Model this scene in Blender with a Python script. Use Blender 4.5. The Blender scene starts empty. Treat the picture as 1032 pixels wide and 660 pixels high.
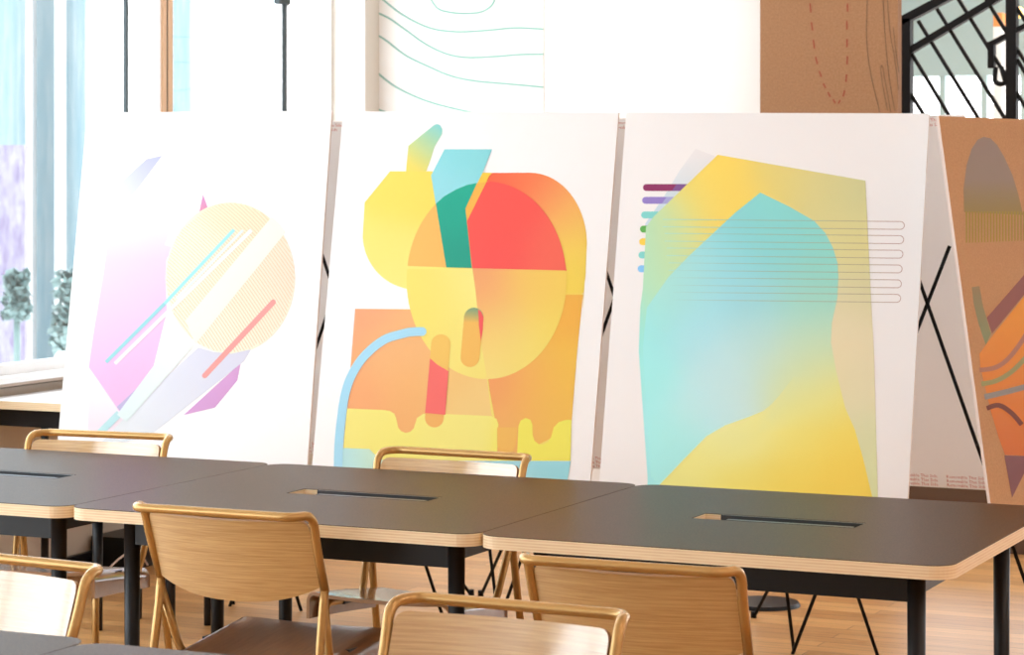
import bpy, bmesh, math, random
from mathutils import Vector, Matrix
from mathutils.geometry import tessellate_polygon
random.seed(7)
C = bpy.context.scene.collection
F = 2506.0; HU, HV = 516.0, 175.0; EYE = 1.6
A0 = math.radians(24.84)
FW = Vector((-math.sin(A0), math.cos(A0), 0)); RT = Vector((math.cos(A0), math.sin(A0), 0)); UP = Vector((0, 0, 1))
CAM = Vector((0, 0, EYE))

def ray(u, v): return FW + RT*((u-HU)/F) + UP*((HV-v)/F)
def at_y(u, v, y):
    d = ray(u, v); return CAM + d*(y/d.y)
def at_x(u, v, x):
    d = ray(u, v); return CAM + d*(x/d.x)
def at_z(u, v, z):
    d = ray(u, v); return CAM + d*((z-EYE)/d.z)
def on_plane(u, v, p, n):
    d = ray(u, v); return CAM + d*((p-CAM).dot(n)/d.dot(n))

def lin(c):
    c /= 255.0
    return c/12.92 if c <= .04045 else ((c+.055)/1.055)**2.4
def L3(c): return tuple(lin(x) for x in c)

# ------------------------------------------------------------------ materials
def mat(name, col, rough=.5, metal=0., spec=.5, coat=0.):
    m = bpy.data.materials.new(name); m.use_nodes = True
    b = m.node_tree.nodes['Principled BSDF']
    b.inputs['Base Color'].default_value = (*col, 1)
    b.inputs['Roughness'].default_value = rough
    b.inputs['Metallic'].default_value = metal
    b.inputs['Specular IOR Level'].default_value = spec
    if coat: b.inputs['Coat Weight'].default_value = coat; b.inputs['Coat Roughness'].default_value = .14; b.inputs['Coat IOR'].default_value = 1.75
    return m
def nd(m, t, **kw):
    n = m.node_tree.nodes.new(t)
    for k, v in kw.items(): setattr(n, k, v)
    return n
def lk(m, a, b): m.node_tree.links.new(a, b)
def bsdf(m): return m.node_tree.nodes['Principled BSDF']
def ramp(m, fac, stops):
    r = nd(m, 'ShaderNodeValToRGB')
    while len(r.color_ramp.elements) < len(stops): r.color_ramp.elements.new(.5)
    for e, (p, c) in zip(r.color_ramp.elements, stops): e.position = p; e.color = (*c, 1)
    lk(m, fac, r.inputs['Fac']); return r.outputs['Color']
def coords(m, scale, kind='Object', rot=(0, 0, 0)):
    t = nd(m, 'ShaderNodeTexCoord'); mp = nd(m, 'ShaderNodeMapping')
    mp.inputs['Scale'].default_value = scale; mp.inputs['Rotation'].default_value = rot
    lk(m, t.outputs[kind], mp.inputs['Vector']); return mp.outputs['Vector']
def noise(m, vec, scale, detail=3, rough=.5):
    n = nd(m, 'ShaderNodeTexNoise'); n.inputs['Scale'].default_value = scale
    n.inputs['Detail'].default_value = detail; n.inputs['Roughness'].default_value = rough
    lk(m, vec, n.inputs['Vector']); return n.outputs['Fac']
def grain_mat(name, c0, c1, scale, stretch, rough=.45, coat=0., spec=.5, kind='Object'):
    m = mat(name, c0, rough, 0, spec, coat)
    n = noise(m, coords(m, stretch, kind), scale, 5, .6)
    lk(m, ramp(m, n, [(.33, c0), (.67, c1)]), bsdf(m).inputs['Base Color']); return m

M = {}
M['laminate'] = grain_mat('brown_laminate', (.032, .015, .006), (.100, .056, .027), 230, (1, 1, 1), .34, spec=.07)
m = mat('plywood_edge', (.6, .4, .2), .5); v = coords(m, (1, 1, 1))
w = nd(m, 'ShaderNodeTexWave', wave_type='BANDS', bands_direction='Z')
w.inputs['Scale'].default_value = 46; w.inputs['Distortion'].default_value = .25; w.inputs['Detail'].default_value = 1
lk(m, v, w.inputs['Vector'])
n2 = noise(m, coords(m, (6, 6, 60)), 3, 3)
mx = nd(m, 'ShaderNodeMath', operation='MULTIPLY'); lk(m, w.outputs['Fac'], mx.inputs[0]); lk(m, n2, mx.inputs[1])
lk(m, ramp(m, mx.outputs[0], [(.05, (.90, .74, .50)), (.8, (.72, .50, .28))]), bsdf(m).inputs['Base Color'])
M['ply_edge'] = m
M['black'] = mat('black_painted_steel', (.008, .009, .011), .38, 0, .3)
M['black_rod'] = mat('black_rod', (.005, .005, .006), .6, 0, .2)
M['slot'] = mat('slot_metal', (.06, .068, .08), .3, .6)
M['tube'] = mat('bronze_tube', (.52, .31, .105), .27, .5, .6)
M['oak'] = grain_mat('oak_veneer', (.48, .285, .105), (.66, .44, .19), 9, (.9, 1, 34), .4, coat=1.0)
M['oak_edge'] = mat('oak_edge', (.36, .19, .07), .5)
M['seat'] = grain_mat('brown_seat_veneer', (.19, .095, .055), (.25, .135, .08), 7, (14, 1.5, 1), .35, coat=1.0)
bsdf(M['seat']).inputs['Coat IOR'].default_value = 2.1
bsdf(M['oak']).inputs['Coat IOR'].default_value = 2.1
M['seat_edge'] = mat('seat_edge', (.42, .22, .09), .5)
M['white_paint'] = mat('white_paint', (.80, .79, .77), .6)
M['frame_white'] = mat('white_frame', (.82, .83, .84), .4)
M['beige_paint'] = mat('beige_paint', (.60, .54, .46), .7)
M['pillar'] = mat('pillar_paint', (.62, .58, .52), .7)
M['mint'] = mat('mint_paint', (.24, .44, .38), .7)
M['grey_green'] = mat('grey_green_paint', (.47, .50, .46), .7)
M['wood_frame'] = mat('window_wood', (.62, .42, .27), .5)
M['gasket'] = mat('dark_gasket', (.02, .035, .04), .5)
M['sill_wood'] = mat('sill_brown', (.42, .32, .25), .5)
M['dark_wood'] = mat('dark_wood', (.085, .042, .02), .6)
M['red'] = mat('red_stitch', (.24, .035, .012), .7)
M['pencil'] = mat('pencil_line', (.09, .055, .03), .8)
M['mint_wall'] = mat('pale_mint_wall', (.50, .63, .65), .7)
M['orange_wall'] = mat('orange_wall', (.80, .32, .10), .7)
M['board_white'] = mat('white_foam_board', (.86, .865, .88), .55, 0, .4)
M['board_edge'] = mat('foam_edge', (.78, .68, .63), .6)
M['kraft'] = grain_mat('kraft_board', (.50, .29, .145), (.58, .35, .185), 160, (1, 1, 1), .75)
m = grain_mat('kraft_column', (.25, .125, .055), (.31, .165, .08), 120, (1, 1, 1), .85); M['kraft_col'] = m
m = bpy.data.materials.new('foam_board_back'); m.use_nodes = True
nt = m.node_tree; nt.nodes.clear(); o = nt.nodes.new('ShaderNodeOutputMaterial'); a = nt.nodes.new('ShaderNodeBsdfDiffuse'); b = nt.nodes.new('ShaderNodeBsdfTranslucent'); x = nt.nodes.new('ShaderNodeMixShader')
a.inputs['Color'].default_value = (.88, .86, .85, 1); b.inputs['Color'].default_value = (.88, .86, .85, 1); x.inputs[0].default_value = .5
nt.links.new(a.outputs[0], x.inputs[1]); nt.links.new(b.outputs[0], x.inputs[2]); nt.links.new(x.outputs[0], o.inputs[0]); M['foam_back'] = m
M['text_red'] = mat('red_print', (.55, .10, .07), .7)
m = mat('printed_art', (1, 1, 1), .55, 0, .3)
a = nd(m, 'ShaderNodeVertexColor'); a.layer_name = 'ink'; lk(m, a.outputs['Color'], bsdf(m).inputs['Base Color']); M['art'] = m
# floor
m = mat('plank_floor', (.5, .3, .15), .36, 0, .42)
v = coords(m, (1, 1, 1))
br = nd(m, 'ShaderNodeTexBrick'); br.offset = .37; br.offset_frequency = 2
br.inputs['Scale'].default_value = 1; br.inputs['Brick Width'].default_value = 1.3; br.inputs['Row Height'].default_value = .085
br.inputs['Mortar Size'].default_value = .0018; br.inputs['Mortar Smooth'].default_value = .3; br.inputs['Bias'].default_value = 0
br.inputs['Color1'].default_value = (.64, .35, .13, 1); br.inputs['Color2'].default_value = (.46, .225, .075, 1); br.inputs['Mortar'].default_value = (.16, .08, .035, 1)
lk(m, v, br.inputs['Vector'])
gn = noise(m, coords(m, (1.2, 22, 1)), 3.2, 5, .6)
gr = ramp(m, gn, [(.3, (.72, .72, .72)), (.7, (1.12, 1.1, 1.06))])
mm = nd(m, 'ShaderNodeMix', data_type='RGBA', blend_type='MULTIPLY'); mm.inputs['Factor'].default_value = 1
lk(m, br.outputs['Color'], mm.inputs[6]); lk(m, gr, mm.inputs[7]); lk(m, mm.outputs[2], bsdf(m).inputs['Base Color'])
M['floor'] = m
# facade outside: vertical bluish ribs
m = mat('facade', (.2, .3, .35), .6)
v = coords(m, (9, 9, .5)); n1 = noise(m, v, 2.0, 6, .7)
lk(m, ramp(m, n1, [(.3, (.11, .20, .235)), (.5, (.155, .225, .25)), (.7, (.24, .28, .29))]), bsdf(m).inputs['Base Color'])
M['facade'] = m
M['facade_white'] = mat('facade_white', (.42, .42, .42), .6)
M['facade_purple'] = grain_mat('purple_hoarding', (.11, .085, .15), (.22, .21, .26), 4, (4, 4, 1.2), .7)
M['tree'] = grain_mat('outdoor_foliage', (.10, .17, .165), (.17, .23, .22), 5, (1, 1, 1), .8)
m = bpy.data.materials.new('window_glass'); m.use_nodes = True
nt = m.node_tree; nt.nodes.clear()
o = nt.nodes.new('ShaderNodeOutputMaterial'); t = nt.nodes.new('ShaderNodeBsdfTransparent'); g = nt.nodes.new('ShaderNodeBsdfGlossy')
g.inputs['Roughness'].default_value = .02; t.inputs['Color'].default_value = (.95, .985, .99, 1)
mxs = nt.nodes.new('ShaderNodeMixShader'); mxs.inputs[0].default_value = .06
nt.links.new(t.outputs[0], mxs.inputs[1]); nt.links.new(g.outputs[0], mxs.inputs[2]); nt.links.new(mxs.outputs[0], o.inputs[0])
M['glass'] = m

# ------------------------------------------------------------------ object helpers
def props(o, label=None, cat=None, group=None, kind=None):
    if label: o['label'] = label
    if cat: o['category'] = cat
    if group: o['group'] = group
    if kind: o['kind'] = kind
    return o
def empty(name, loc, rz=0, **k):
    o = bpy.data.objects.new(name, None); C.objects.link(o); o.location = loc; o.rotation_euler = (0, 0, rz)
    o.empty_display_size = .1
    return props(o, **k)

class MB:
    """collects geometry; build() links it as one mesh object, coordinates relative to parent"""
    def __init__(s): s.bm = bmesh.new(); s.col = None
    def quad(s, pts, mi=0):
        f = s.bm.faces.new([s.bm.verts.new(p) for p in pts]); f.material_index = mi; return f
    def box(s, a, b, mi=0, rot=None, piv=None):
        a = Vector(a); b = Vector(b)
        vs = [s.bm.verts.new((x, y, z)) for z in (a.z, b.z) for y in (a.y, b.y) for x in (a.x, b.x)]
        if rot:
            bmesh.ops.rotate(s.bm, verts=vs, cent=piv or (a+b)/2, matrix=rot)
        for q in ((0, 2, 3, 1), (4, 5, 7, 6), (0, 1, 5, 4), (2, 6, 7, 3), (0, 4, 6, 2), (1, 3, 7, 5)):
            f = s.bm.faces.new([vs[i] for i in q]); f.material_index = mi
        return s
    def tube(s, path, r, seg=12, r2=None, cap=True, mi=0):
        path = [Vector(p) for p in path]; n = len(path); rings = []
        t0 = (path[1]-path[0]).normalized(); ref = Vector((0, 0, 1)) if abs(t0.z) < .9 else Vector((1, 0, 0))
        nrm = t0.cross(ref).normalized()
        for i, p in enumerate(path):
            t = (path[min(i+1, n-1)]-path[max(i-1, 0)]).normalized()
            nrm = (nrm - t*nrm.dot(t)).normalized(); bn = t.cross(nrm)
            rr = r if r2 is None else r+(r2-r)*i/(n-1)
            rings.append([s.bm.verts.new(p+(nrm*math.cos(2*math.pi*k/seg)+bn*math.sin(2*math.pi*k/seg))*rr) for k in range(seg)])
        for a, b in zip(rings, rings[1:]):
            for k in range(seg):
                f = s.bm.faces.new((a[k], a[(k+1) % seg], b[(k+1) % seg], b[k])); f.smooth = True; f.material_index = mi
        if cap:
            f = s.bm.faces.new(rings[0][::-1]); f.material_index = mi
            f = s.bm.faces.new(rings[-1]); f.material_index = mi
        return s
    def grid(s, fn, nu, nv, mi=0, smooth=True):
        vs = [[s.bm.verts.new(fn(i/nu, j/nv)) for j in range(nv+1)] for i in range(nu+1)]
        for i in range(nu):
            for j in range(nv):
                f = s.bm.faces.new((vs[i][j], vs[i+1][j], vs[i+1][j+1], vs[i][j+1])); f.smooth = smooth; f.material_index = mi
        return s
    def build(s, name, mats, parent=None, world=True, recalc=True):
        if recalc: bmesh.ops.recalc_face_normals(s.bm, faces=s.bm.faces)
        if parent is not None and world:
            s.bm.transform(parent.matrix_basis.inverted())
        me = bpy.data.meshes.new(name); s.bm.to_mesh(me); s.bm.free()
        for m in (mats if isinstance(mats, (list, tuple)) else [mats]): me.materials.append(m)
        o = bpy.data.objects.new(name, me); C.objects.link(o)
        if parent is not None: o.parent = parent
        return o

def smooth_path(pts, rad, n=6):
    """polyline with rounded corners; rad per interior point or a number"""
    pts = [Vector(p) for p in pts]; out = [pts[0]]
    for i in range(1, len(pts)-1):
        r = rad[i-1] if isinstance(rad, (list, tuple)) else rad
        a = pts[i-1]-pts[i]; b = pts[i+1]-pts[i]
        d = min(r, a.length*.49, b.length*.49); p0 = pts[i]+a.normalized()*d; p1 = pts[i]+b.normalized()*d
        for k in range(n+1):
            t = k/n; out.append(p0*(1-t)**2 + pts[i]*2*t*(1-t) + p1*t*t)
    out.append(pts[-1]); return out
def solidify(o, t, offset=0, mat_off=0):
    md = o.modifiers.new('thick', 'SOLIDIFY'); md.thickness = t; md.offset = offset; md.material_offset_rim = mat_off
    es = o.modifiers.new('crisp', 'EDGE_SPLIT'); es.split_angle = math.radians(40); return md
def bevel(o, w, seg=2):
    md = o.modifiers.new('bevel', 'BEVEL'); md.width = w; md.segments = seg; md.limit_method = 'ANGLE'; return md
def copy_tree(o, parent=None):
    c = o.copy(); C.objects.link(c)
    if parent is not None: c.parent = parent
    for ch in list(o.children): copy_tree(ch, c)
    return c

# ------------------------------------------------------------------ setting
XW = -5.85
def struct(name, mb, mats, parent=None):
    o = mb.build(name, mats, parent)
    if parent is None: o['kind'] = 'structure'
    return o
struct('floor', MB().box((-5.85-.2, -3.5, -.1), (4.2, 17.2, 0)), M['floor'])
struct('ceiling', MB().box((XW-.2, -3.5, 3.2), (4.2, 10.9, 3.3)), M['white_paint'])
struct('wall_right', MB().box((4.0, -3.5, 0), (4.2, 17.2, 3.3)), M['white_paint'])
struct('wall_front', MB().box((XW-.2, -3.6, 0), (4.2, -3.5, 3.3)), M['white_paint'])
# window wall: beige below, openings above
SILL = .86; HEAD = 3.05
wl = MB()
wl.box((XW-.2, 5.8, 0), (XW, 10.57, .765)).box((XW-.2, -3.5, 0), (XW, 5.8, .05))
wl.box((XW-.2, 5.8, HEAD), (XW, 10.57, 3.3)).box((XW-.2, -3.5, 2.75), (XW, 5.8, 3.3))
wl.box((XW-.2, -3.5, 0), (XW, -3.2, 3.3))
struct('wall_left', wl, M['beige_paint'])
posts = []   # (y0,y1,depth) white posts
def yx(u):
    d = ray(u, 100); return XW*d.y/d.x
cuts = [-3.2, -1.4, .4, 2.2, 4.0, 5.8, 7.6]
idx = 1
def window(y0, y1, idx, fr=.03, sill=SILL, head=HEAD):
    e = empty('window_%d' % idx, (XW-.03, (y0+y1)/2, sill), kind='structure')
    f = MB()
    f.box((XW-.03, y0, sill-.075), (XW, y1, sill)).box((XW-.03, y0, head-.06), (XW, y1, head))
    f.box((XW-.03, y0, sill), (XW, y0+fr, head-.06)).box((XW-.03, y1-fr, sill), (XW, y1, head-.06))
    f.build('window_frame', M['frame_white'], e)
    MB().box((XW-.025, y0+fr, sill), (XW-.018, y1-fr, head-.06)).build('glass', M['glass'], e)
    return e
for a_, b_ in zip(cuts, cuts[1:]): window(a_, b_, idx, .05, SILL if b_ > 6 else .12, HEAD if b_ > 6 else 2.75); idx += 1  # unseen near windows: sills lowered so low daylight brightens the poster bottoms
yA, yB = yx(84), yx(121)         # broad white post

yC, yD = yx(128.5), yx(162)
e = window(7.6, yD, idx, .012); idx += 1
MB().box((XW-.012, yx(126.8), SILL), (XW+.003, yx(128.8), HEAD-.06)).build('gasket', M['gasket'], e)
yE = yx(173.5)
e = window(yE, yx(284), idx, .004); idx += 1
MB().box((XW-.010, yx(286), SILL), (XW+.003, yx(288.5), HEAD-.06)).build('gasket', M['gasket'], e)
MB().box((XW-.02, yx(279.5), at_x(284, 3, XW).z-.005), (XW+.01, yx(291), at_x(284, 3, XW).z+.03)).build('window_latch', M['gasket'], e)
e = window(yx(290), yx(334), idx, .01); idx += 1
tm = MB()
tm.box((XW-.03, yx(163.5), SILL), (XW+.004, yx(167.2), HEAD)); tm.box((XW-.03, yx(168.6), SILL), (XW+.004, yx(173.5), HEAD))
tm.box((XW-.03, yx(167), SILL), (XW+.001, yx(168.8), HEAD), 1)
struct('trim_2', tm, [M['wood_frame'], M['gasket']])
sl = MB(); sl.box((XW-.1, 5.8, .79), (XW+.06, 10.57, .815), 0); sl.box((XW-.1, 5.8, .777), (XW+.05, 10.57, .79), 1)
struct('window_ledge', sl, [M['frame_white'], M['sill_wood']])
struct('baseboard_left', MB().box((XW, -3.4, 0), (XW+.02, 10.5, .055)), M['black'])
# pillar and mural wall
pX = at_y(368, 100, 10.57).x
struct('wall_pillar', MB().box((XW-.2, 10.57, 0), (pX, 10.9, 3.3)), M['pillar'])
YM = 10.72
mXr = at_y(766, 100, YM).x
struct('wall_back', MB().box((pX, YM, 0), (mXr+.1, YM+.18, 3.3)), M['white_paint'])
jx = at_y(548, 50, YM).x
def strip2d(pts, w, closed=False):
    """list of left/right pairs along a 2D polyline"""
    out = []
    n = len(pts)
    for i, p in enumerate(pts):
        a = pts[max(i-1, 0)]; b = pts[min(i+1, n-1)]
        dx, dy = b[0]-a[0], b[1]-a[1]; l = math.hypot(dx, dy) or 1
        nx, ny = -dy/l*w/2, dx/l*w/2
        out.append(((p[0]+nx, p[1]+ny), (p[0]-nx, p[1]-ny)))
    return out
def catmull(pts, n=6):
    out = []
    P = [pts[0]]+list(pts)+[pts[-1]]
    for i in range(1, len(P)-2):
        for k in range(n):
            t = k/n
            out.append(tuple(.5*((2*P[i][j])+(-P[i-1][j]+P[i+1][j])*t+(2*P[i-1][j]-5*P[i][j]+4*P[i+1][j]-P[i+2][j])*t*t+(-P[i-1][j]+3*P[i][j]-3*P[i+1][j]+P[i+2][j])*t**3) for j in range(2)))
    out.append(tuple(pts[-1])); return out
S5 = 2.345
curves = [[(215, -12), (235, 18), (260, 28), (300, 32), (340, 28), (365, 12), (375, -12)],
          [(95, -12), (150, 32), (215, 65), (280, 75), (350, 72), (420, 66), (487, 69)],
          [(66, 18), (120, 42), (160, 70), (210, 105), (260, 128), (310, 136), (380, 133), (430, 129), (487, 128)],
          [(66, 68), (110, 92), (160, 130), (210, 155), (270, 180), (330, 192), (400, 198), (487, 206)],
          [(66, 145), (110, 185), (150, 212), (215, 240), (300, 262), (400, 280)],
          [(66, 243), (95, 258), (140, 275)]]
ms = MB().box((pX, YM-.006, 0), (jx, YM, 3.3))
for c in curves:
    st = strip2d(catmull([(340+x/S5, y/S5) for x, y in c]), 1.9)
    for (a1, b1), (a2, b2) in zip(st, st[1:]):
        ms.quad([at_y(*p, YM-.0085) for p in (a1, a2, b2, b1)], 1)
props(ms.build('trim_3', [M['white_paint'], M['mint']], recalc=False), kind='structure')
# kraft column
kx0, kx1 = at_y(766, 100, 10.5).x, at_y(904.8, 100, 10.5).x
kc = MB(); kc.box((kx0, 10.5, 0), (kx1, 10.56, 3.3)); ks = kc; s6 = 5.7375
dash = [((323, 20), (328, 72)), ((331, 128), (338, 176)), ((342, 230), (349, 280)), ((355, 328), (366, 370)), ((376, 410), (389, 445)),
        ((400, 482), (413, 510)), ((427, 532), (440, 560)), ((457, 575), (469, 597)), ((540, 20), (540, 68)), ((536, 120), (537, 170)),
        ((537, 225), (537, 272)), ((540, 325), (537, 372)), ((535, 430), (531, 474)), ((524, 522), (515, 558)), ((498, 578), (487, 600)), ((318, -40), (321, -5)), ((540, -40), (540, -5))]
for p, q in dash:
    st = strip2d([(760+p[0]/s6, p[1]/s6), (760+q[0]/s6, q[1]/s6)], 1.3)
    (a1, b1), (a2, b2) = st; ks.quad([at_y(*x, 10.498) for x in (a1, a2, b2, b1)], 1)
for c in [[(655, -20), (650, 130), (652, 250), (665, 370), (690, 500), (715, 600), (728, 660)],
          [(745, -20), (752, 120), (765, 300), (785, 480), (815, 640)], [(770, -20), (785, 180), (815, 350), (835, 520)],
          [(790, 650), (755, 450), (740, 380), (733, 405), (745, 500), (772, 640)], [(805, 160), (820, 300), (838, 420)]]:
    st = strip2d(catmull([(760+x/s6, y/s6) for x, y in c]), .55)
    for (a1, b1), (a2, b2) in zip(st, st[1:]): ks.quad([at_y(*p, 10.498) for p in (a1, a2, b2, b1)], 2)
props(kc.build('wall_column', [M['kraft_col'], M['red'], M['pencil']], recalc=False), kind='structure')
struct('baseboard_back', MB().box((kx0-.6, 10.38, 0), (kx1+1.2, 10.44, .27)), M['dark_wood'])
struct('wall_left_far', MB().box((XW-.2, 10.9, 0), (XW, 16.7, 3.7)), M['mint_wall'])  # unseen wall, added to keep outside light from flooding the far room
# room beyond the railing
YF = 16.5
zf = at_y(980, 76, YF).z
struct('wall_far', MB().box((-6, YF, zf), (4.1, YF+.2, 4.6)).box((-6, YF, 0), (4.1, YF+.2, .5)), M['mint_wall'])
fw = empty('window_20', (-3.5, YF+.1, .5), kind='structure')
wf = MB()
for u in (948, 990, 1030):
    x = at_y(u, 100, YF).x; wf.box((x-.02, YF+.04, .5), (x+.02, YF+.1, zf))
wf.build('window_frame', M['mint_wall'], fw)
sb = MB(); q = [(-6, 12.6, 3.9), (4, 12.6, 3.9), (4, YF, 3.3), (-6, YF, 3.3)]
struct('ceiling_far', MB().box((-6, 11.4, 3.6), (4.1, YF+.2, 3.7)), M['mint_wall'])
x0, x1 = at_y(1001, 40, 15).x, at_y(1010, 40, 15).x
struct('trim_4', MB().box((x0, 15, 0), (x1, 15.3, at_y(1000, 27, 15).z)).box((x0, 15, at_y(1000, 27, 15).z), (x1, 15.3, at_y(1000, 13, 15).z), 1), [M['frame_white'], M['orange_wall']])
lp = empty('ceiling_lamp', at_y(1026, 18, 14)+Vector((0, 0, .03)), label='small warm glowing lamp seen behind the black stair railing', cat='lamp')
ml = mat('lamp_glow', (1, .7, .2), .5); bsdf(ml).inputs['Emission Color'].default_value = (1, .62, .15, 1); bsdf(ml).inputs['Emission Strength'].default_value = 3
lb = MB(); bmesh.ops.create_uvsphere(lb.bm, u_segments=16, v_segments=8, radius=.035); lb.bm.transform(Matrix.Translation(lp.location)); lb.build('bulb', ml, lp)
lb = MB().tube([lp.location+Vector((0, 0, .03)), Vector((lp.location.x, lp.location.y, 3.6))], .006, 8); lb.build('cord', M['black'], lp)

# stair railing (plane Y = YR)
YR = 11.6
rail = empty('stair_railing', at_y(913, 600, YR)*1.0, label='black steel stair railing with slanted bars at the top right', cat='railing')
rail.location.z = 0
def rp(x, y): return at_y(900+x/5.5, y/5.5, YR)
def flat(p, q, w, d=.03, name='bar', ext=0):
    p = rp(*p); q = rp(*q); w = w/5.5*(YR/.96)/F
    dr = (q-p).normalized(); p = p-dr*ext; q = q+dr*ext
    n = Vector((dr.z, 0, -dr.x))*w/2; mb = MB(); dd = Vector((0, d/2, 0))
    v = [mb.bm.verts.new(x) for x in (p+n-dd, q+n-dd, q-n-dd, p-n-dd, p+n+dd, q+n+dd, q-n+dd, p-n+dd)]
    for f in ((0, 1, 2, 3), (7, 6, 5, 4), (0, 4, 5, 1), (1, 5, 6, 2), (2, 6, 7, 3), (3, 7, 4, 0)): mb.bm.faces.new([v[i] for i in f])
    return mb.build(name, M['black_rod'], rail)
pz = MB(); pa, pb = rp(42, 640), rp(104, 640); zt = rp(60, 105).z
pz.box((pa.x, YR-.03, 0), (pb.x, YR+.03, zt)).build('post', M['black_rod'], rail)
pa, pb = rp(632, 640), rp(690, 640)
MB().box((pa.x, YR-.03, 0), (pb.x, YR+.03, rp(0, -60).z)).build('post', M['black_rod'], rail)
flat((42, 122), (420, -78), 46, .06, 'handrail')
flat((90, 285), (640, -45), 36, .05, 'handrail')
for p, q in (((98, 520), (260, 780)), ((105, 300), (420, 820)), ((140, 115), (570, 812)), ((245, 50), (715, 810)), ((360, -10), (800, 700)), ((500, -30), (900, 612)), ((640, -30), (900, 380)), ((690, 330), (800, 520))):
    flat(p, q, 19, .02, 'baluster')
flat((535, 250), (830, 95), 27, .05, 'handrail')
flat((548, 232), (548, 378), 34, .05, 'bracket')
t = MB().tube(smooth_path([rp(570, 370), rp(562, 450), rp(590, 468), rp(625, 462), rp(600, 370)], .02), .012, 8); t.build('hook', M['black_rod'], rail)
# exterior
def facade(u0, u1, Z, name, label, mt, z0=-4, z1=16, depth=.3, grp=None):
    a = CAM+ray(u0, HV)*Z; b = CAM+ray(u1, HV)*Z
    mb = MB(); d = FW*depth
    vs = []
    for z in (z0, z1):
        for p in (a, b, b+d, a+d): vs.append(mb.bm.verts.new((p.x, p.y, z)))
    for q in ((0, 1, 2, 3), (4, 5, 6, 7), (0, 1, 5, 4), (1, 2, 6, 5), (2, 3, 7, 6), (3, 0, 4, 7)): mb.bm.faces.new([vs[i] for i in q])
    root = empty(name, (a.x, a.y, z0)); 
    if label: props(root, label, 'building', grp)
    mb.build('wall', mt, root)
    return root
b1 = facade(-60, 86, 30, 'office_building', 'tall pale blue ribbed building seen through the far left window', M['facade'])
for u0, u1 in ((26, 32), (55, 62)):
    a = CAM+ray(u0, HV)*29.6; b = CAM+ray(u1, HV)*29.6; mb = MB()
    for q in ((a, b, 0), (b, b+FW*.3, 0), (a+FW*.3, a, 0)):
        mb.quad([(q[0].x, q[0].y, -4), (q[1].x, q[1].y, -4), (q[1].x, q[1].y, 16), (q[0].x, q[0].y, 16)])
    mb.build('column', M['facade_white'], b1)
facade(174, 192, 34, 'office_building', 'narrow strip of pale blue building beyond the window beside the wooden mullion', M['facade'])
hb = facade(-60, 25, 26, 'hoarding', None, M['facade_purple'], -4, 1.6+26*(175-146)/F, .2)
props(hb, 'purple hoarding outside the window in front of the blue building', 'hoarding')
def tree(u, v, Z, r, h, label):
    c = CAM+ray(u, v)*Z; e = empty('tree', (c.x, c.y, -4), label=label, cat='tree')
    mb = MB()
    for k in range(420):
        a = random.uniform(0, 6.283); q = random.random()**.5; hh = random.uniform(-h, h)
        p = c+Vector((math.cos(a)*r*q*(1.1-.5*(hh/h+1)/2), math.sin(a)*r*q, hh)); z = random.uniform(.035, .07)
        d1 = Vector((random.uniform(-1, 1), random.uniform(-1, 1), random.uniform(-1, 1))).normalized()*z; d2 = d1.cross(Vector((.3, .5, 1))).normalized()*z*.8
        mb.quad([p-d1, p+d2, p+d1, p-d2])
    mb.build('crown', M['tree'], e, recalc=False)
    MB().tube([(c.x, c.y, -4), (c.x, c.y, c.z)], .03, 8).build('trunk', M['tree'], e); return e
tree(17, 298, 23, .13, .22, 'small teal tree outside the far left window, left of the pale column')
tree(70, 312, 22, .17, .36, 'larger teal tree outside the window beside the left edge of the purple poster')

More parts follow.
